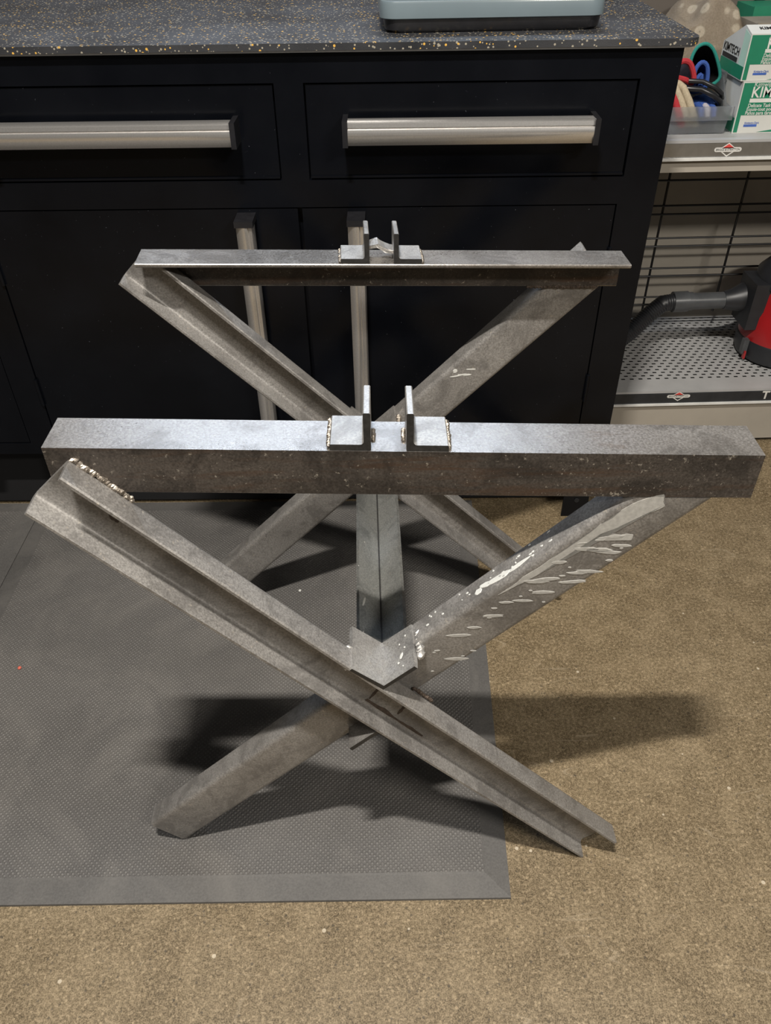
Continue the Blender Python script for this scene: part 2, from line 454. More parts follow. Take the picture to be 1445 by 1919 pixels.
# bent offcut welded between the rear brackets
bm = bmesh.new()
prof = [(0, .020), (.012, .023), (.022, .016), (.034, .013), (.034, .008), (.022, .0105), (.012, .017), (.0, .0145)]
extrude_profile(bm, prof, lambda a, u, z: frR(-.0240+u, a, z), .012, .036)
bmesh.ops.subdivide_edges(bm, edges=bm.edges[:], cuts=2)
for v in bm.verts: v.co += Vector((random.uniform(-1, 1), random.uniform(-1, 1), random.uniform(-1, 1)))*.0007
lab(link('bent_offcut', bm, 'cut_steel', barR), 'small bent strip between the rear brackets')

# V cradle in the crossing, its turned-over twin below, long rail between the ends
def vee(name, x, z, wing, t, y0, y1, mat, up=1, half=45, capmat=1, jag=0.0, dz=0.0):
    c, s = math.sin(math.radians(half)), math.cos(math.radians(half))
    k = t/c
    prof = [(0, 0), (wing*c, wing*s), (wing*c-t*s, wing*s+t*c), (0, k), (-wing*c+t*s, wing*s+t*c), (-wing*c, wing*s)]
    bm = bmesh.new(); n = 6
    rings = []
    for i in range(n+1):
        f = i/n; y = y0+(y1-y0)*f
        rings.append([bm.verts.new((x+a+random.uniform(-jag, jag), y+(random.uniform(-jag, jag)*2 if i in (0, n) else 0), z+dz*f+up*b)) for a, b in prof])
    for r0, r1 in zip(rings, rings[1:]):
        for q in range(6): bm.faces.new((r0[q], r0[(q+1) % 6], r1[(q+1) % 6], r1[q]))
    bm.faces.new(rings[0][::-1]).material_index = 1; bm.faces.new(rings[-1]).material_index = 1
    return link(name, bm, [mat, 'sawn_end'], stand)
def splashes(fr, items, name, mat, flange, parent=None):
    parent = parent or stand; hw = LEGW/2
    bm = bmesh.new()
    for t, v, a, b, rot in items:
        n = 12; c, s = math.cos(rot), math.sin(rot)
        ring = []
        for k in range(n):
            th = 2*math.pi*k/n; rr = random.uniform(.82, 1.15)
            du, dv = a*rr*math.cos(th), b*rr*math.sin(th)
            ring.append((t+du*c-dv*s, v+du*s+dv*c))
        if flange: f3 = lambda p, h: fr(p[0], hw+h, p[1])
        else: f3 = lambda p, h: fr(p[0], p[1], -h)
        A = [bm.verts.new(f3(p, .0002)) for p in ring]
        B = [bm.verts.new(f3((t+(p[0]-t)*.85, v+(p[1]-v)*.85), .0006)) for p in ring]
        for k in range(n): bm.faces.new((A[k], A[(k+1) % n], B[(k+1) % n], B[k]))
        bm.faces.new(B)
    o = link(name, bm, mat, parent, False); o['kind'] = 'stuff'
    return o
crd = vee('cradle', -.0275, .4135, .0545, .0058, -.288, -.222, 'cut_steel', 1, 47, jag=.0006)
def on_cradle(t, v, off):
    k = .024+v; return Vector((-.0275+k*.7314-off*-.682, t, .4135+.0087+k*.682-off*.7314+.0003))
splashes(on_cradle, [(-.262, .006, .0045, .0022, .5), (-.270, .001, .002, .0015, 0), (-.252, .012, .0016, .0013, 0), (-.243, .004, .0014, .0012, 0), (-.235, .014, .0016, .0012, 0), (-.278, .008, .0012, .001, 0)], 'paint_spatter', 'paint_white', False, crd)
lab(crd, 'short upturned angle cradle at the front crossing')
crd2 = vee('cradle', -.030, .4080, .0545, .0058, .226, .288, 'leg_steel', 1, 47, jag=.0006)
low = vee('lower_gusset', -.036, .3300, .054, .0055, -.285, -.222, 'leg_steel', -1, 45, jag=.0005)
lab(low, 'short downturned angle gusset under the front crossing')
rail = vee('central_rail', -.0275, .3550, .0470, .0055, -.2415, .2415, 'rail_steel', 1, 45)
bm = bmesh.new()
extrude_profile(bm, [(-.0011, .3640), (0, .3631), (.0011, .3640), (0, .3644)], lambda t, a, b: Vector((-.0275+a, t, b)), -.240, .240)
lab(link('valley_line', bm, 'sawn_end', rail), 'dark line in the valley of the rail')  # thin dark strip laid along the valley to draw the crease
lab(rail, 'long angle iron rail laid open side up between the crossings')
# welds at the joints
def P(fr, t, v, off): return fr(t, v, off)
hw = LEGW/2
bead(fA(-.4665, hw+.001, .002), fA(-.398, hw+.001, .002), .0036, 'weld_bead', stand)
bead(Vector((-.071, -.282, .452)), Vector((-.070, -.254, .452)), .0050, 'weld_bead', stand, 'cut_steel', .5)
bead(Vector((.0165, -.270, .452)), Vector((.0165, -.236, .455)), .0052, 'weld_bead', stand, 'cut_steel', .5)
bead(fA(.022, hw+.001, .001), fA(.058, hw+.001, .001), .0026, 'weld_bead', stand, 'weld_scale')
bead(fB(.050, -hw, .003), fB(.070, -hw, .003), .0035, 'weld_bead', stand, 'weld_scale')
bead(frF(.215, BT+.001, -BH-.001), frF(.318, BT+.001, -BH-.001), .0030, 'weld_bead', stand, 'weld_scale')
bead(frR(.215, BT*.5, -BH-.001), frR(.318, BT*.5, -BH-.001), .0030, 'weld_bead', stand, 'weld_scale')
bead(frR(-.32, BT+.004, -.012), frR(-.255, BT+.004, -.012), .0035, 'weld_bead', stand, 'weld_scale')
bead(Vector((.013, .236, .446)), Vector((.013, .262, .446)), .0048, 'weld_bead', stand)
# scorched weld lines and saw marks inside the front channel leg
def mark(fr, t0, v0, t1, v1, off, wd, mat, th=.0003):
    bm = bmesh.new(); n = 7
    d = Vector((t1-t0, v1-v0)); L = d.length; d /= L; q = Vector((-d.y, d.x))
    top = []; bot = []
    for i in range(n+1):
        f = i/n; k = wd*random.uniform(.6, 1.2)*(0.35+.65*math.sin(math.pi*min(1, max(.06, f))))
        a = Vector((t0, v0))+d*L*f
        top.append(a+q*k); bot.append(a-q*k)
    loop = top+bot[::-1]
    A = [bm.verts.new(fr(p.x, p.y, off)) for p in loop]; B = [bm.verts.new(fr(p.x, p.y, off+th)) for p in loop]
    m = len(loop)
    for i in range(m): bm.faces.new((A[i], A[(i+1) % m], B[(i+1) % m], B[i]))
    for i in range(n):
        j = m-1-i
        bm.faces.new((B[i], B[i+1], B[j-1], B[j])); bm.faces.new((A[j], A[j-1], A[i+1], A[i]))
    return link('scorch_mark', bm, mat, stand)
offw = TH+.0001
mark(fA, -.014, .012, -.006, -.016, offw, .0026, 'weld_scale')
mark(fA, .034, .014, .042, -.012, offw, .0026, 'weld_scale')
mark(fA, -.008, -.0195, .044, -.0205, offw, .0046, 'weld_scale')
mark(fA, .044, -.0205, .100, -.021, offw, .0030, 'weld_scale')
mark(fA, -.405, .006, -.392, .002, offw, .0035, 'weld_scale')

# dried paint on the front right leg: flat splashes and runs, real thin skins
it = []
for k in range(26): it.append((random.uniform(-.30, -.09), random.uniform(.010, .029), random.uniform(.0010, .0028), random.uniform(.0008, .0017), random.uniform(-.3, .3)))
it += [(-.225, .013, .020, .0042, .12), (-.255, .012, .016, .003, -.05), (-.205, .016, .008, .004, .3), (-.195, .013, .0055, .0045, 0)]
lab(splashes(fB, it, 'paint_spatter', 'paint_white', True), 'white paint splashes on the right leg')
it = []
for k in range(34):
    t = -.36+.29*random.random()**1.35; L = random.choice((.0022, .003, .004, .006, .009, .013, .016))
    it.append((t, random.uniform(-.027, .018), L, min(.0028, .0009+L*random.uniform(.06, .22)), .79+random.uniform(-.10, .10)))
lab(splashes(fB, it, 'paint_run', 'paint_faded', False), 'faded white paint runs down the right leg')
def patch(fr, pts, name, mat, n=5, jit=.0011):
    bm = bmesh.new(); ring = []
    for (t0, v0), (t1, v1) in zip(pts, pts[1:]+pts[:1]):
        for k in range(n):
            f = k/n; ring.append((t0+(t1-t0)*f+random.uniform(-jit, jit), v0+(v1-v0)*f+random.uniform(-jit, jit)))
    A = [bm.verts.new(fr(t, v, .0001)) for t, v in ring]; B = [bm.verts.new(fr(t, v, -.0004)) for t, v in ring]; m = len(ring)
    for i in range(m): bm.faces.new((A[i], A[(i+1) % m], B[(i+1) % m], B[i]))
    f = bm.faces.new(B); bmesh.ops.triangulate(bm, faces=[f])
    return link(name, bm, mat, stand)
patch(fB, [(-.215, .0235), (-.26, .0245), (-.33, .0235), (-.395, .0245), (-.425, .012), (-.415, -.004), (-.385, .004), (-.350, .013), (-.30, .015), (-.255, .0165)], 'paint_run', 'paint_faded')
patch(fB, [(-.335, .014), (-.350, .013), (-.372, -.012), (-.365, -.016)], 'paint_run', 'paint_faded')
it = [(-.218, .006, .012, .0017, .8), (-.232, .006, .008, .0012, .8), (-.212, .0225, .0045, .0034, 0), (-.209, .013, .014, .0012, .62)]
def fA2m(t, v, off): return fA2(t, v, off)
lab(splashes(fA2m, it, 'paint_run', 'paint_white', False), 'white paint drip on the rear right leg')

def on_rail(t, v, off): # left face of the open rail
    k = .0470-.012-v*.7; return Vector((-.0275-k*.7071+off*.7071, t, .3550+.0078+k*.7071+.0004-off*.7071))
splashes(on_rail, [(-.115, .004, .011, .0026, .35), (-.178, -.002, .010, .0020, .5), (.01, .008, .002, .001, 0), (-.05, -.01, .0015, .001, 0)], 'paint_spatter', 'paint_faded', False)
# ------------------------------------------------------------------ workbench cabinet
CAB_Y, CAB_RZ = .5243, -.0338
cab = thing('workbench_cabinet', 'glossy black steel workbench cabinet with drawers and doors', 'cabinet', (0, CAB_Y, 0), CAB_RZ)
XL, XRt = -1.372, .467
bm = bmesh.new()
box(bm, XL, XRt, .022, .60, .187, .945)
link('carcass', bm, 'black_enamel', cab)
drawers = [(-.127, .407), (-.708, -.174), (-1.29, -.755)]
doors = [(-.1455, .4030), (-.7080, -.1500), (-1.312, -.764)]
DZ0, DZ1, RZ0, RZ1 = .752, .901, .215, .7055
def fr_piece(x0, x1, z0, z1): 
    return link('frame_member', bbox(x0, x1, 0, .024, z0, z1, .0016), 'black_enamel', cab)
fr_piece(XL, XRt, .901, .945); fr_piece(XL, XRt, .7065, .752); fr_piece(XL, XRt, .187, .2145)
fr_piece(.407, XRt, .752, .901); fr_piece(-.174, -.127, .752, .901); fr_piece(-.755, -.708, .752, .901); fr_piece(XL, -1.29, .752, .901)
fr_piece(.4035, XRt, .2145, .7065); fr_piece(-.7635, -.7085, .2145, .7065); fr_piece(XL, -1.3125, .2145, .7065)
def handle_profile(h=.0375):
    # (depth d outward, height b)
    p = [(.020, 0)] + [(.0315+.0135*math.sin(math.pi*(.10+.52*i/9)), h*.67*i/9) for i in range(10)]
    p += [(.0425, h*.70), (.0385, h*.715), (.0385, h*.745), (.0415, h*.76)]
    p += [(.0405, h*.92), (.036, h), (.020, h)]
    return p
HP = handle_profile()
def handle(parent, x0, x1, z0, z1, vertical):
    bm = bmesh.new()
    if vertical:
        s = (x1-x0)/.0375
        extrude_profile(bm, HP, lambda t, d, b: Vector((x0+b*s, -d, t)), z0+.010, z1-.010)
    else:
        extrude_profile(bm, HP, lambda t, d, b: Vector((t, -d, z0+b)), x0+.008, x1-.008)
    bmesh.ops.bevel(bm, geom=[e for e in bm.edges if .3 < e.calc_face_angle(0) < 1.0], offset=.0006, segments=1, affect='EDGES')
    lab(link('handle', bm, 'brushed_aluminium', parent, True), 'brushed aluminium pull handle')
    for e in (0, 1):
        if vertical:
            za, zb = (z0, z0+.0105) if e == 0 else (z1-.0105, z1)
            b2 = bbox(x0-.001, x1+.001, -.0455, .004, za, zb, .0048, 3)
        else:
            xa, xb = (x0, x0+.0085) if e == 0 else (x1-.0085, x1)
            b2 = bbox(xa, xb, -.0455, .004, z0-.0008, z1+.0008, .004, 3)
        lab(link('end_cap', b2, 'black_plastic', parent, True), 'black plastic handle end')
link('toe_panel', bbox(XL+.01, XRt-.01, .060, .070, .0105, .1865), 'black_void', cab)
for (a, b) in drawers:
    d = link('drawer', bbox(a+.003, b-.003, .003, .021, DZ0+.003, DZ1-.003, .002), 'black_enamel', cab)
    # folded lip along the lower edge
    link('lip', bbox(a+.003, b-.003, -.0005, .0028, DZ0+.0032, DZ0+.0065, .0011), 'black_enamel', d)
    c = (a+b)/2; handle(d, c-.2055, c+.2045, .8155, .8530, False)
for i, (a, b) in enumerate(doors):
    d = link('door', bbox(a+.0018, b-.0018, .0015, .021, RZ0+.0015, RZ1-.0015, .0022), 'black_enamel', cab)
    hx = (-.0635, -.0345) if i == 0 else ((b-.107), (b-.0765))
    handle(d, hx[0], hx[1], .240, .698, True)
    ex = b+.0005 if i == 0 else a-.0005
    for zc in (.34, .60):
        bm = bmesh.new(); tube(bm, [(ex, -.0022, zc-.030), (ex, -.0022, zc+.030)], .0036, 10)
        link('hinge', bm, 'black_enamel', d, True)
for x in (.396, -.735, -1.36):
    zf = 0.0 if x > 0 else .0098
    bm = bmesh.new(); box(bm, x, x+.057, .002, .006, zf, .188); box(bm, x+.053, x+.057, .0062, .055, zf, .188)
    l = link('leg', bm, 'black_enamel', cab)
    bm = bmesh.new(); tube(bm, [(x+.030, .0030, .047), (x+.030, -.0002, .047)], .0055, 14)
    link('bolt_hole', bm, 'black_void', l)
for x in (.396, -1.36):
    link('leg', bbox(x, x+.057, .55, .60, .0, .188), 'black_enamel', cab)

# worktop: speckled rubber slab over a thin steel edge
top = thing('worktop', 'speckled black rubber worktop covering the black workbench cabinet', 'worktop', (0, CAB_Y, 0), CAB_RZ)
def slab(x0, x1, y0, y1, z0, z1, r):
    bm = bmesh.new()
    loop = [(x0, y0)] + arc(x1-r, y0+r, r, 270, 360, 8) + arc(x1-r, y1-r, r, 0, 90, 8) + [(x0, y1)]
    A = [bm.verts.new((x, y, z0)) for x, y in loop]; B = [bm.verts.new((x, y, z1)) for x, y in loop]; n = len(loop)
    for i in range(n): bm.faces.new((A[i], A[(i+1) % n], B[(i+1) % n], B[i]))
    bm.faces.new(A[::-1]); bm.faces.new(B)
    return bm
sb = slab(-1.40, .489, -.0135, .62, .9482, .9580, .026); bevel(sb, .0009, 2, 70)
link('rubber_slab', sb, 'speckled_rubber', top)
link('steel_edge', slab(-1.40, .4865, -.0115, .61, .9452, .9480, .026), 'rail_metal', top)

# ------------------------------------------------------------------ things on the worktop
ZT = .9583
def rrect(x0, x1, y0, y1, r, n=6):
    return arc(x0+r, y0+r, r, 180, 270, n)+arc(x1-r, y0+r, r, 270, 360, n)+arc(x1-r, y1-r, r, 0, 90, n)+arc(x0+r, y1-r, r, 90, 180, n)
def stack(levels, mat, name, parent):
    bm = bmesh.new(); rings = []
    for (x0, x1, y0, y1, r, z) in levels: rings.append([bm.verts.new((x, y, z)) for x, y in rrect(x0, x1, y0, y1, r)])
    n = len(rings[0])
    for a, b in zip(rings, rings[1:]):
        for i in range(n): bm.faces.new((a[i], a[(i+1) % n], b[(i+1) % n], b[i]))
    bm.faces.new(rings[0][::-1]); bm.faces.new(rings[-1])
    return link(name, bm, mat, parent, True)
tray = thing('enamel_box', 'pale blue-grey enamelled metal box with black base on the worktop', 'box', (.18, .70, ZT), 0.0)
X0, X1, Y0, Y1 = -.002, .357, .578, .835
stack([(X0+.013, X1-.011, Y0+.010, Y1-.01, .022, ZT), (X0+.008, X1-.006, Y0+.006, Y1-.006, .022, ZT+.004), (X0+.006, X1-.004, Y0+.004, Y1-.004, .022, ZT+.0185)], 'black_plastic', 'base', tray)
stack([(X0+.004, X1-.003, Y0+.003, Y1-.003, .024, ZT+.0186), (X0, X1, Y0, Y1, .026, ZT+.0205), (X0, X1, Y0, Y1, .026, ZT+.040),
       (X0+.0015, X1-.0015, Y0+.0015, Y1-.0015, .025, ZT+.0435), (X0+.005, X1-.005, Y0+.005, Y1-.005, .022, ZT+.0445),
       (X0+.012, X1-.012, Y0+.012, Y1-.012, .018, ZT+.0420), (X0+.02, X1-.02, Y0+.02, Y1-.02, .015, ZT+.0405)], 'pale_blue_enamel', 'body', tray)
bm = bmesh.new(); lathe(bm, [(.009, ZT+.0405), (.011, ZT+.043), (.010, ZT+.047), (.004, ZT+.0485)], .268, .606, 20, sy=.7)
lab(link('knob', bm, 'black_plastic', tray, True), 'small black knob')
# crumpled rag at the far right corner of the worktop
bm = bmesh.new()
bmesh.ops.create_icosphere(bm, subdivisions=4, radius=1)
for v in bm.verts:
    p = v.co.copy(); k = 1+.16*math.sin(p.x*7+1)*math.cos(p.y*6)+.10*math.sin(p.z*11+p.x*5)
    v.co = Vector((.415+p.x*.062*k, .955+p.y*.045*k, max(ZT+.0003, ZT+.016+p.z*.022*k)))
tag(link('rag', bm, 'rag_brown', None, True), 'crumpled dark brown rag at the back of the worktop', 'rag')

# ------------------------------------------------------------------ shop shelving to the right
sh = thing('shelving_unit', 'beige metal shop shelving with perforated deck beside the workbench', 'shelving', (.9, .98, 0), 0.0)
SY, SB = .786, 1.185
SX0, SX1 = .495, 1.34
link('back_panel', bbox(SX0, SX1, SB, SB+.02, .0, .733), 'shelf_beige', sh)
lab(link('back_panel', bbox(SX0, SX1, SB, SB+.02, .7335, 1.55), 'wall_paint', sh), 'upper back panel with its shade painted in as dark grey brown')  # same panel as below, its dimmer light put into a darker colour
for x in (.500, .845, 1.31):
    link('upright', bbox(x, x+.018, SB-.012, SB-.0005, .74, 1.55), 'wire_black', sh)
link('kick_plate', bbox(SX0, SX1, SY+.002, SY+.012, .012, .122, .002), 'shelf_beige', sh)
link('kick_foot', bbox(SX0, SX1, SY+.014, SY+.03, .0, .012), 'black_plastic', sh)
# perforated deck: a sheet with real slots
def deck(x0, x1, y0, y1, z, px, py, hx, hy):
    bm = bmesh.new()
    nr = int((y1-y0)/py)
    for r in range(nr):
        ya, yb = y0+r*py, y0+(r+1)*py; yc = (ya+yb)/2
        o_ = (px/2 if r % 2 else 0)
        xs = [x0]; k = 0; holes = []
        x = x0+px*.5+o_
        while x+hx < x1-.005:
            holes.append(x); x += px
        cur = x0
        def quad(a, b, c, d): bm.faces.new([bm.verts.new((q[0], q[1], z)) for q in ((a, c), (b, c), (b, d), (a, d))])
        quad(x0, x1, ya, yc-hy/2); quad(x0, x1, yc+hy/2, yb)
        for h in holes:
            quad(cur, h, yc-hy/2, yc+hy/2); cur = h+hx
        quad(cur, x1, yc-hy/2, yc+hy/2)
    ytop = y0+nr*py
    quad(x0, x1, SY, y0); quad(x0, x1, ytop, y1)
    bmesh.ops.remove_doubles(bm, verts=bm.verts, dist=1e-6)
    return bm
lab(link('deck', deck(SX0, SX1, .838, SB-.001, .160, .0218, .0148, .0098, .0052), 'shelf_grey', sh), 'pale grey deck with rows of small slots')
link('slot_backing', bbox(SX0, SX1, SY+.02, SB-.002, .118, .122), 'black_void', sh)  # black sheet added under the slots, their shade put in as colour
link('deck_lip', bbox(SX0, SX1, SY-.002, SY+.006, .1545, .1598, .0015), 'shelf_grey', sh)
def price_rail(z0, z1, mat):
    r = link('price_rail', bbox(SX0, SX1, SY-.004, SY+.004, z0, z1, .0015), mat, sh)
    link('rail_edge', bbox(SX0, SX1, SY-.0075, SY-.002, z0-.006, z0-.0005, .0012), 'clear_strip', r)
    return r
rl = price_rail(.1275, .1538, 'rail_black'); ru = price_rail(.7030, .7290, 'rail_metal')
link('upper_shelf', bbox(SX0, SX1, SY-.004, SB-.0125, .7295, .7350, .0012), 'shelf_grey', sh)
link('shelf_apron', bbox(SX0, SX1, SY+.004, SY+.010, .672, .7290), 'shelf_beige', sh)
def badge(rail, x, z, w_):
    yb = SY-.0042
    def poly(pts, mat, name, yy):
        bm = bmesh.new(); A = [bm.verts.new((x+p[0], yy, z+p[1])) for p in pts]; B = [bm.verts.new((x+p[0], yy-.0003, z+p[1])) for p in pts]
        n = len(pts)
        for i in range(n): bm.faces.new((A[i], A[(i+1) % n], B[(i+1) % n], B[i]))
        bm.faces.new(A[::-1]); bm.faces.new(B); return link(name, bm, mat, rail)
    s = w_/.056
    poly([(-.0155*s, .0020), (.0155*s, .0020), (0, .0128)], 'white_print', 'badge_print', yb)
    poly([(-.0125*s, .0025), (.0125*s, .0025), (0, .0108)], 'red_print', 'badge_print', yb-.0003)
    poly([(-.0165*s, -.0020), (0, -.0135), (.0165*s, -.0020), (.0130*s, -.0020), (0, -.0110), (-.0130*s, -.0020)], 'white_print', 'badge_print', yb)
    h = .0042; L = .0275*s-h
    poly(arc(L, 0, h, -90, 90, 5)+arc(-L, 0, h, 90, 270, 5), 'white_print', 'badge_print', yb-.0003)
    text('BRIGGS & STRATTON', .0058, 'black_print', facing(x, yb-.0008, z, .86, 1), rail, 'lettering', .0001)
badge(rl, .7205, .1465, .058); badge(ru, .6925, .7165, .056)
text('T', .030, 'white_print', facing(.936, SY-.0046, .1425, 1.0, 1), rl, 'lettering', .0002, .0008)
# wire grid hanging in front of the back panel
GY = 1.10
for x in (.705, .897, 1.089):
    bm = bmesh.new(); tube(bm, [(x, GY, .215), (x, GY, .592)], .0031, 8); link('upright_wire', bm, 'wire_black', sh, True)
for z in (.582, .5615, .501, .480, .420, .399, .341, .320, .262, .241):
    bm = bmesh.new(); tube(bm, [(SX0+.01, GY-.0055, z), (SX1-.02, GY-.0055, z)], .0026, 8); link('cross_wire', bm, 'wire_black', sh, True)
for x in (.705, 1.089):
    bm = bmesh.new(); tube(bm, [(x, GY+.003, .59), (x, SB-.0005, .60)], .003, 8); link('grid_hook', bm, 'wire_black', sh, True)

# ------------------------------------------------------------------ vacuum on the lower deck
vac = thing('shop_vacuum', 'red and black portable vacuum with black hose on the perforated deck', 'vacuum', (1.03, .955, .1602))
VX, VY, Z0 = 1.035, .965, .1604
bm = bmesh.new(); lathe(bm, [(.092, Z0), (.108, Z0+.006), (.113, Z0+.02), (.113, Z0+.052), (.110, Z0+.058)], VX, VY, 48)
lab(link('base', bm, 'vac_black', vac, True), 'black rounded base')
bm = bmesh.new(); lathe(bm, [(.106, Z0+.050), (.111, Z0+.056), (.109, Z0+.120), (.104, Z0+.135), (.102, Z0+.180), (.098, Z0+.188)], VX, VY, 48)
lab(link('tank', bm, 'vac_red', vac, True), 'glossy red tank')
bm = bmesh.new(); lathe(bm, [(.100, Z0+.186), (.106, Z0+.192), (.104, Z0+.215), (.085, Z0+.238), (.05, Z0+.248)], VX, VY, 40)
link('lid', bm, 'vac_black', vac, True)
b2 = bbox(VX-.128, VX-.070, VY-.045, VY+.045, Z0+.088, Z0+.205, .014, 3); lab(link('latch_housing', b2, 'vac_black', vac, True), 'black latch housing')
b2 = bbox(VX-.119, VX-.106, VY-.045, VY-.030, Z0+.022, Z0+.060, .004, 2); lab(link('latch', b2, 'vac_grey', vac, True), 'small grey latch')
b2 = bbox(VX-.113, VX-.1085, VY-.050, VY-.040, Z0+.010, Z0+.030, .002, 2); lab(link('latch_tab', b2, 'vac_red', vac, True), 'red latch tab')
HYv = .985
bm = bmesh.new(); tube(bm, [(VX-.075, HYv, .312), (VX-.115, HYv, .307), (VX-.150, HYv, .301), (VX-.172, HYv, .300)], [.044, .041, .027, .022], 20)
lab(link('inlet_cone', bm, 'vac_black', vac, True), 'black tapered inlet')
bm = bmesh.new(); tube(bm, [(VX-.168, HYv, .300), (VX-.250, HYv, .299), (VX-.251, HYv, .299), (VX-.262, HYv, .299), (VX-.263, HYv, .299), (VX-.300, HYv, .298)], [.0205, .0205, .0225, .0225, .0255, .0255], 20)
lab(link('hose_cuff', bm, 'vac_grey', vac, True), 'ribbed dark grey hose cuff')
bm = bmesh.new(); pts = []; rad = []
path = [Vector((VX-.295, HYv, .298)), Vector((VX-.325, HYv-.003, .296)), Vector((VX-.36, HYv-.012, .270)), Vector((VX-.40, HYv-.03, .236)), Vector((VX-.45, HYv-.05, .205)), Vector((VX-.505, HYv-.066, .190))]
for a, b in zip(path, path[1:]):
    n = max(4, int((b-a).length/.0028))
    for i in range(n): pts.append(a.lerp(b, i/n)); rad.append(.0212 if len(pts) % 2 else .0200)
tube(bm, pts, rad, 16); lab(link('hose', bm, 'vac_black', vac, True), 'ribbed black hose')

# ------------------------------------------------------------------ things on the upper shelf
UZ = .7352
def flat(bm_pts, y, mat, name, parent, th=.0003):
    bm = bmesh.new(); A = [bm.verts.new((x, y, z)) for x, z in bm_pts]; B = [bm.verts.new((x, y-th, z)) for x, z in bm_pts]; n = len(bm_pts)
    for i in range(n): bm.faces.new((A[i], A[(i+1) % n], B[(i+1) % n], B[i]))
    bm.faces.new(A[::-1]); bm.faces.new(B); return link(name, bm, mat, parent)
def side(pts, x, mat, name, parent, th=.0003):
    bm = bmesh.new(); A = [bm.verts.new((x, y, z)) for y, z in pts]; B = [bm.verts.new((x-th, y, z)) for y, z in pts]; n = len(pts)
    for i in range(n): bm.faces.new((A[i], A[(i+1) % n], B[(i+1) % n], B[i]))
    bm.faces.new(A[::-1]); bm.faces.new(B); return link(name, bm, mat, parent)
def facing_left(x, y, z, s=1.0):    # text plane facing -x, reading towards +y... left to right as seen from -x
    return Matrix(((0, 0, -1, x), (-s, 0, 0, y), (0, s, 0, z), (0, 0, 0, 1)))
def wipe_box(label, x0, y0, z0, wd, dp, h, sloped):
    t = thing('wipes_box', label, 'box', (x0+wd/2, y0+dp/2, z0), 0.0, 'boxes of wipes')
    x1, y1 = x0+wd, y0+dp
    prof = [(y0, z0), (y0, z0+h)] + ([(y0+.035, z0+h+.010), (y1, z0+h-.030)] if sloped else [(y1, z0+h)]) + [(y1, z0)]
    bm = bmesh.new(); A = [bm.verts.new((x0, y, z)) for y, z in prof]; B = [bm.verts.new((x1, y, z)) for y, z in prof]; n = len(prof)
    for i in range(n): bm.faces.new((A[i], A[(i+1) % n], B[(i+1) % n], B[i]))
    bm.faces.new(A[::-1]); bm.faces.new(B); bevel(bm, .0012, 2)
    link('carton', bm, 'box_white', t)
    f = y0-.0002
    g = flat([(x0+.002, z0+.002), (x0+.010, z0+.002), (x0+.010, z0+h*.36), (x1, z0+h*.36), (x1, z0+h-.002), (x0+.002, z0+h-.002)], f, 'green_print', 'printed_panel', t)
    flat([(x0+.050, z0+.002), (x1, z0+.002), (x1, z0+.026)], f, 'green_print', 'printed_panel', t)
    ys = f-.0006
    text('Kimwipes', .0115, 'white_print', facing(x0+(.036 if sloped else .022), ys, z0+h*.945, 1, 1), t, 'lettering', .0001, 0, 'LEFT')
    text('KIMTECH', .027, 'white_print', facing(x0+(.034 if sloped else .020), ys, z0+h*.79, .92, 1), t, 'lettering', .0001, .0004, 'LEFT')
    flat([(x0+(.033 if sloped else .020), z0+h*.605), (x1-.01, z0+h*.605), (x1-.01, z0+h*.68), (x0+(.033 if sloped else .020), z0+h*.68)], f-.0003, 'white_print', 'printed_band', t)
    for k, s_ in enumerate(('Delicate Task Wipers', 'Essuie-tout pour tâches', 'Paños para tareas delicadas')):
        text(s_, .0092, 'white_print', facing(x0+(.032 if sloped else .019)-.001*k, ys, z0+h*(.545-.073*k), .9, 1), t, 'lettering', .0001, .0001, 'LEFT')
    flat(rr2(x0+.020, x0+.047, z0+h*.155, z0+h*.175), f, 'blue_print', 'printed_band', t)
    flat(rr2(x0+.020, x0+.047, z0+h*.130, z0+h*.150), f, 'blue_print', 'printed_band', t)
    text('Kimberly-Clark', .0052, 'blue_print', facing(x0+.021, f-.0004, z0+h*.205, .9, 1), t, 'lettering', .0001, 0, 'LEFT')
    # left side
    xs = x0-.0002
    side([(y0+.002, z0+.002), (y1-.002, z0+.002), (y1-.002, z0+h*.30), (y0+.002, z0+h*.30)], xs, 'green_print', 'printed_panel', t)
    if sloped:
        side([(y0+.002, z0+h*.30), (y0+.030, z0+h*.30), (y0+.030, z0+h+.004), (y0+.002, z0+h-.003)], xs, 'pale_green_print', 'printed_panel', t)
        text('KIMTECH', .020, 'black_print', facing_left(xs-.0005, y0+.078, z0+h*.54, 1), t, 'lettering', .0001, .0003)
        side([(y0+.040, z0+h*.32), (y0+.118, z0+h*.32), (y0+.118, z0+h*.42), (y0+.040, z0+h*.42)], xs-.0003, 'black_print', 'printed_band', t)
        # top print
        bm = bmesh.new()
        for k in range(6):
            xa = x0+.045+k*.006
            za = z0+h+.0102
        bm.free()
        sl = math.atan2(.010, .035)
        mt = Matrix.Translation((x0+.050, y0+.019, z0+h+.0064)) @ Matrix.Rotation(sl, 4, 'X')
        text('KIMTECH', .014, 'black_print', mt, t, 'lettering', .0001, .0002)
        for k in range(5):
            bm = bmesh.new(); box(bm, -.0011, .0011, -.012, .012, 0, .0002)
            bmesh.ops.transform(bm, matrix=Matrix.Translation((x0+.094+k*.0055, y0+.019, z0+h+.0060)) @ Matrix.Rotation(sl, 4, 'X'), verts=bm.verts)
            link('printed_bar', bm, 'black_print', t)
    return t
def rr2(x0, x1, z0, z1):
    r = (z1-z0)/2*.99; return arc(x1-r, z0+r, r, -90, 90, 5)+arc(x0+r, z0+r, r, 90, 270, 5)
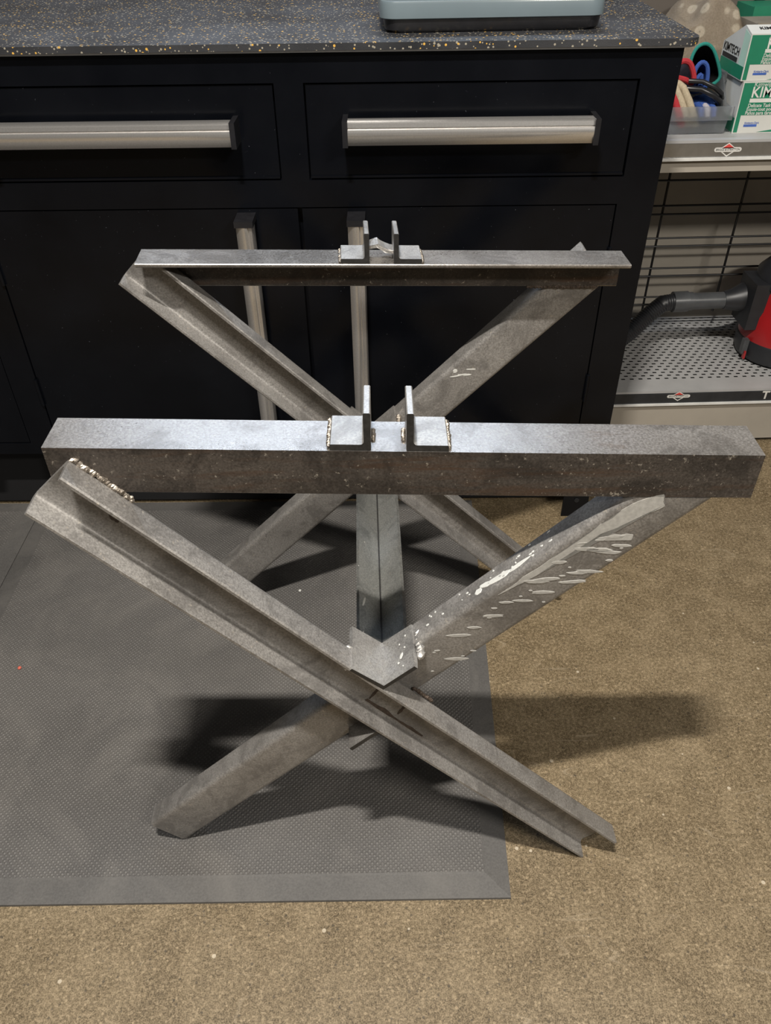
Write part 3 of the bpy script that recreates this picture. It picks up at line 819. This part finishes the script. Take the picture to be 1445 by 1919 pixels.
wipe_box('green and white wipes carton, lower of the two stacked on the shelf', .7105, .825, UZ, .225, .125, .0935, False)
wipe_box('green and white wipes carton with sloping top, stacked on the other carton', .7050, .829, UZ+.0940, .225, .125, .0800, True)
gb = thing('green_carton', 'dark green carton standing behind the wipes boxes', 'box', (.88, 1.10, UZ))
bm = bmesh.new(); box(bm, .800, .985, 1.070, 1.165, UZ, UZ+.185); bevel(bm, .002, 2); link('carton_body', bm, 'green_print', gb)
bm = bmesh.new(); box(bm, .799, .986, 1.066, 1.0695, UZ+.150, UZ+.187); link('carton_flap', bm, 'green_print', gb)
cb = thing('cardboard_box', 'plain brown cardboard box behind the stacked wipes cartons', 'box', (.84, 1.0, UZ))
bm = bmesh.new(); box(bm, .770, .985, .966, 1.060, UZ, UZ+.170); bevel(bm, .002, 2); link('carton_body', bm, 'cardboard_grey', cb)
bm = bmesh.new(); box(bm, .770, .985, .963, .9655, UZ+.120, UZ+.172); link('carton_flap', bm, 'cardboard_grey', cb)
cb = thing('cardboard_box', 'brown cardboard box under the patterned beige cloth', 'box', (.69, 1.08, UZ))
bm = bmesh.new(); box(bm, .600, .758, 1.020, 1.150, UZ, UZ+.130); bevel(bm, .002, 2); link('carton_body', bm, 'cardboard', cb)
link('tape_strip', bbox(.660, .690, 1.0192, 1.0198, UZ+.06, UZ+.129), 'cardboard_grey', cb)
# patterned cloth heaped on it
bm = bmesh.new(); nx, ny = 46, 34; g = []
for j in range(ny+1):
    row = []
    for i in range(nx+1):
        u, v = i/nx, j/ny
        x = .575+.225*u; y = .985+.175*v
        base_z = UZ+.1325
        edge = min(1, min(u, 1-u)*5)*min(1, (1-v)*6)*min(1, v*3.2)
        z = base_z+edge*(.030+.036*math.exp(-((u-.62)/.30)**2)+.010*math.sin(9*u+5*v)+.007*math.sin(17*u-8*v+1))
        z += .003*math.sin(31*u+13*v)
        if v < .2: z -= (.2-v)*.28*(1+.5*math.sin(7*u))
        row.append(bm.verts.new((x+.012*math.sin(8*v+3*u)*(1-edge), y, max(z, base_z-.045))))
    g.append(row)
for j in range(ny):
    for i in range(nx): bm.faces.new((g[j][i], g[j][i+1], g[j+1][i+1], g[j+1][i]))
r = bmesh.ops.solidify(bm, geom=bm.faces[:], thickness=-.002)
tag(link('cloth', bm, 'ring_cloth', None, True), 'beige cloth with ring pattern heaped on the upper shelf', 'cloth')

# clear bin and what lies in it
bn = thing('storage_bin', 'clear plastic storage bin of gloves on the upper shelf', 'bin', (.6, .9, UZ))
BX0, BX1, BY0, BY1 = .505, .697, .822, 1.005
def wall_prism(pts, nrm, th, name):
    bm = bmesh.new(); A = [bm.verts.new(p) for p in pts]; B = [bm.verts.new(Vector(p)+Vector(nrm)*th) for p in pts]; n = len(pts)
    for i in range(n): bm.faces.new((A[i], A[(i+1) % n], B[(i+1) % n], B[i]))
    bm.faces.new(A[::-1]); bm.faces.new(B); return link(name, bm, 'clear_plastic', bn)
wall_prism([(BX0+.004, BY0+.004, UZ), (BX1-.006, BY0+.004, UZ), (BX1-.006, BY1, UZ), (BX0+.004, BY1, UZ)], (0, 0, 1), .0018, 'bin_floor')
wall_prism([(BX0+.002, BY0+.002, UZ+.002), (BX1-.004, BY0+.002, UZ+.002), (BX1, BY0-.002, UZ+.050), (BX0, BY0-.002, UZ+.050)], (0, 1, 0), .0018, 'front_wall')
wall_prism([(BX1-.004, BY0+.004, UZ+.002), (BX1-.004, BY1, UZ+.002), (BX1, BY1, UZ+.098), (BX1, BY0+.075, UZ+.092), (BX1, BY0+.03, UZ+.052), (BX1, BY0+.001, UZ+.050)], (-1, 0, 0), .0018, 'side_wall')
wall_prism([(BX0+.002, BY0+.004, UZ+.002), (BX0+.002, BY1, UZ+.002), (BX0, BY1, UZ+.098), (BX0, BY0+.075, UZ+.092), (BX0, BY0+.03, UZ+.052), (BX0, BY0+.001, UZ+.050)], (1, 0, 0), .0018, 'side_wall')
wall_prism([(BX0+.003, BY1-.002, UZ+.002), (BX1-.005, BY1-.002, UZ+.002), (BX1-.001, BY1-.002, UZ+.096), (BX0+.001, BY1-.002, UZ+.096)], (0, 1, 0), .0018, 'back_wall')
link('rim', bbox(BX0-.003, BX1+.004, BY0-.006, BY0-.0022, UZ+.027, UZ+.052, .001), 'clear_plastic', bn)
link('rim', bbox(BX1+.0005, BX1+.005, BY0+.070, BY1, UZ+.080, UZ+.098, .001), 'clear_plastic', bn)

def cuff(name, label, c, loop, depth, back, body_mat, rim_mat, rr_, cat='glove'):
    """open glove cuff: loop of (x, z) offsets round c, running back towards +y and down"""
    t = thing(name, label, cat, (c[0], c[1]+depth*.5, c[2]-.03), 0.0, 'gloves in the clear bin')
    n = len(loop); bm = bmesh.new(); rings = []
    for k, (f, s) in enumerate(((0, 1.0), (.35, .93), (.7, .8), (1.0, .55))):
        rings.append([bm.verts.new((c[0]+x*s+back[0]*f, c[1]+depth*f+.10*z*(1-f), c[2]+z*s+back[1]*f)) for x, z in loop])
    for a, b in zip(rings, rings[1:]):
        for i in range(n): bm.faces.new((a[i], a[(i+1) % n], b[(i+1) % n], b[i]))
    bm.faces.new(rings[-1])
    bmesh.ops.solidify(bm, geom=bm.faces[:], thickness=.0015)
    link('cuff_body', bm, body_mat, t, True)
    bm = bmesh.new()
    P_ = [Vector((c[0]+x, c[1]+.10*z, c[2]+z)) for x, z in loop]; P_.append(P_[0].copy()); P_.append(P_[1].copy())
    tube(bm, P_, rr_, 8); link('trim', bm, rim_mat, t, True)
    return t
def smoothloop(pts, n=28):
    out = []; m = len(pts)
    for k in range(n):
        f = k/n*m; i = int(f); u = f-i
        p0, p1, p2, p3 = [Vector(pts[(i+d) % m]) for d in (-1, 0, 1, 2)]
        v = .5*((2*p1)+(-p0+p2)*u+(2*p0-5*p1+4*p2-p3)*u*u+(-p0+3*p1-3*p2+p3)*u**3)
        out.append((v.x, v.y))
    return out
cuff('work_glove', 'black glove with teal cuff edge in the clear bin', (.656, .900, .846),
     smoothloop([(-.030, .000), (-.024, .028), (-.006, .036), (.012, .024), (.030, -.008), (.033, -.026), (.016, -.037), (-.008, -.034)]), .07, (.01, -.02), 'fabric_black', 'fabric_teal', .0033)
cuff('work_glove', 'red glove cuff with grey knit edge beside the workbench corner', (.604, .870, .842),
     smoothloop([(-.020, .004), (-.006, .016), (.010, .012), (.022, -.010), (.020, -.022), (.006, -.016), (-.014, -.010)]), .06, (0, -.03), 'fabric_grey', 'fabric_red', .0052)
cuff('work_glove', 'grey knit glove with navy blue cuff in the clear bin', (.640, .872, .834),
     smoothloop([(-.012, -.020), (-.012, .008), (-.002, .021), (.010, .014), (.015, -.008), (.012, -.028), (.004, -.024), (.002, -.002), (-.004, -.004)]), .055, (0, -.03), 'fabric_blue', 'fabric_blue', .0042)
# tan glove folded over the front, black goggle strap, blue glove below
t = thing('work_glove', 'tan leather glove folded over at the front of the clear bin', 'glove', (.62, .85, UZ+.003), 0.0, 'gloves in the clear bin')
for k, (dx, mt_) in enumerate(((0, 'fabric_tan'), (-.016, 'fabric_tan'), (-.028, 'fabric_red'))):
    bm = bmesh.new(); tube(bm, [(.640+dx, .842, UZ+.010), (.632+dx, .846, UZ+.030), (.620+dx, .852, UZ+.055), (.606+dx, .860, UZ+.078), (.590+dx, .872, UZ+.090)], [.008, .008, .0075, .007, .006], 12)
    link('finger', bm, mt_, t, True)
t = thing('safety_goggles', 'black goggle strap looped on top of the clear bin', 'goggles', (.66, .86, UZ+.05))
for k, (z, r0) in enumerate(((UZ+.078, .0045), (UZ+.064, .0055))):
    bm = bmesh.new(); tube(bm, [(.615, .862, z+.012), (.640, .852, z+.012), (.665, .848, z+.002), (.682, .850, z-.010), (.690, .862, z-.020), (.684, .880, z-.024)], r0, 10)
    link('strap', bm, 'black_plastic', t, True)
t = thing('work_glove', 'blue knit glove lying deep in the clear bin', 'glove', (.66, .89, UZ+.002), 0.0, 'gloves in the clear bin')
bm = bmesh.new(); blob(bm, (.660, .885, UZ+.032), .030, .030, .027, 3, None, .04); link('palm', bm, 'fabric_blue', t, True)
for k in range(3):
    bm = bmesh.new(); tube(bm, [(.645+k*.013, .868, UZ+.044), (.647+k*.013, .850, UZ+.040), (.649+k*.012, .842, UZ+.026)], [.007, .0065, .005], 10); link('finger', bm, 'fabric_grey' if k == 1 else 'fabric_blue', t, True)

# ------------------------------------------------------------------ bits lying on the mat
def bit(name, label, cat, x, y, r, mat):
    bm = bmesh.new(); blob(bm, (x, y, .0097+r*.6), r, r*1.1, r*.7, 2, None, .08); tag(link(name, bm, mat, None, True), label, cat)
bit('foam_bead', 'tiny white bead on the mat just above the left front leg', 'bead', -.325, .373, .0030, 'paint_white')
bit('foam_bead', 'tiny white bead on the mat between left front leg and central rail', 'bead', -.190, .285, .0032, 'paint_white')
bit('debris_chip', 'small red chip on the mat at the far left', 'debris', -.705, .103, .0035, 'debris_red')
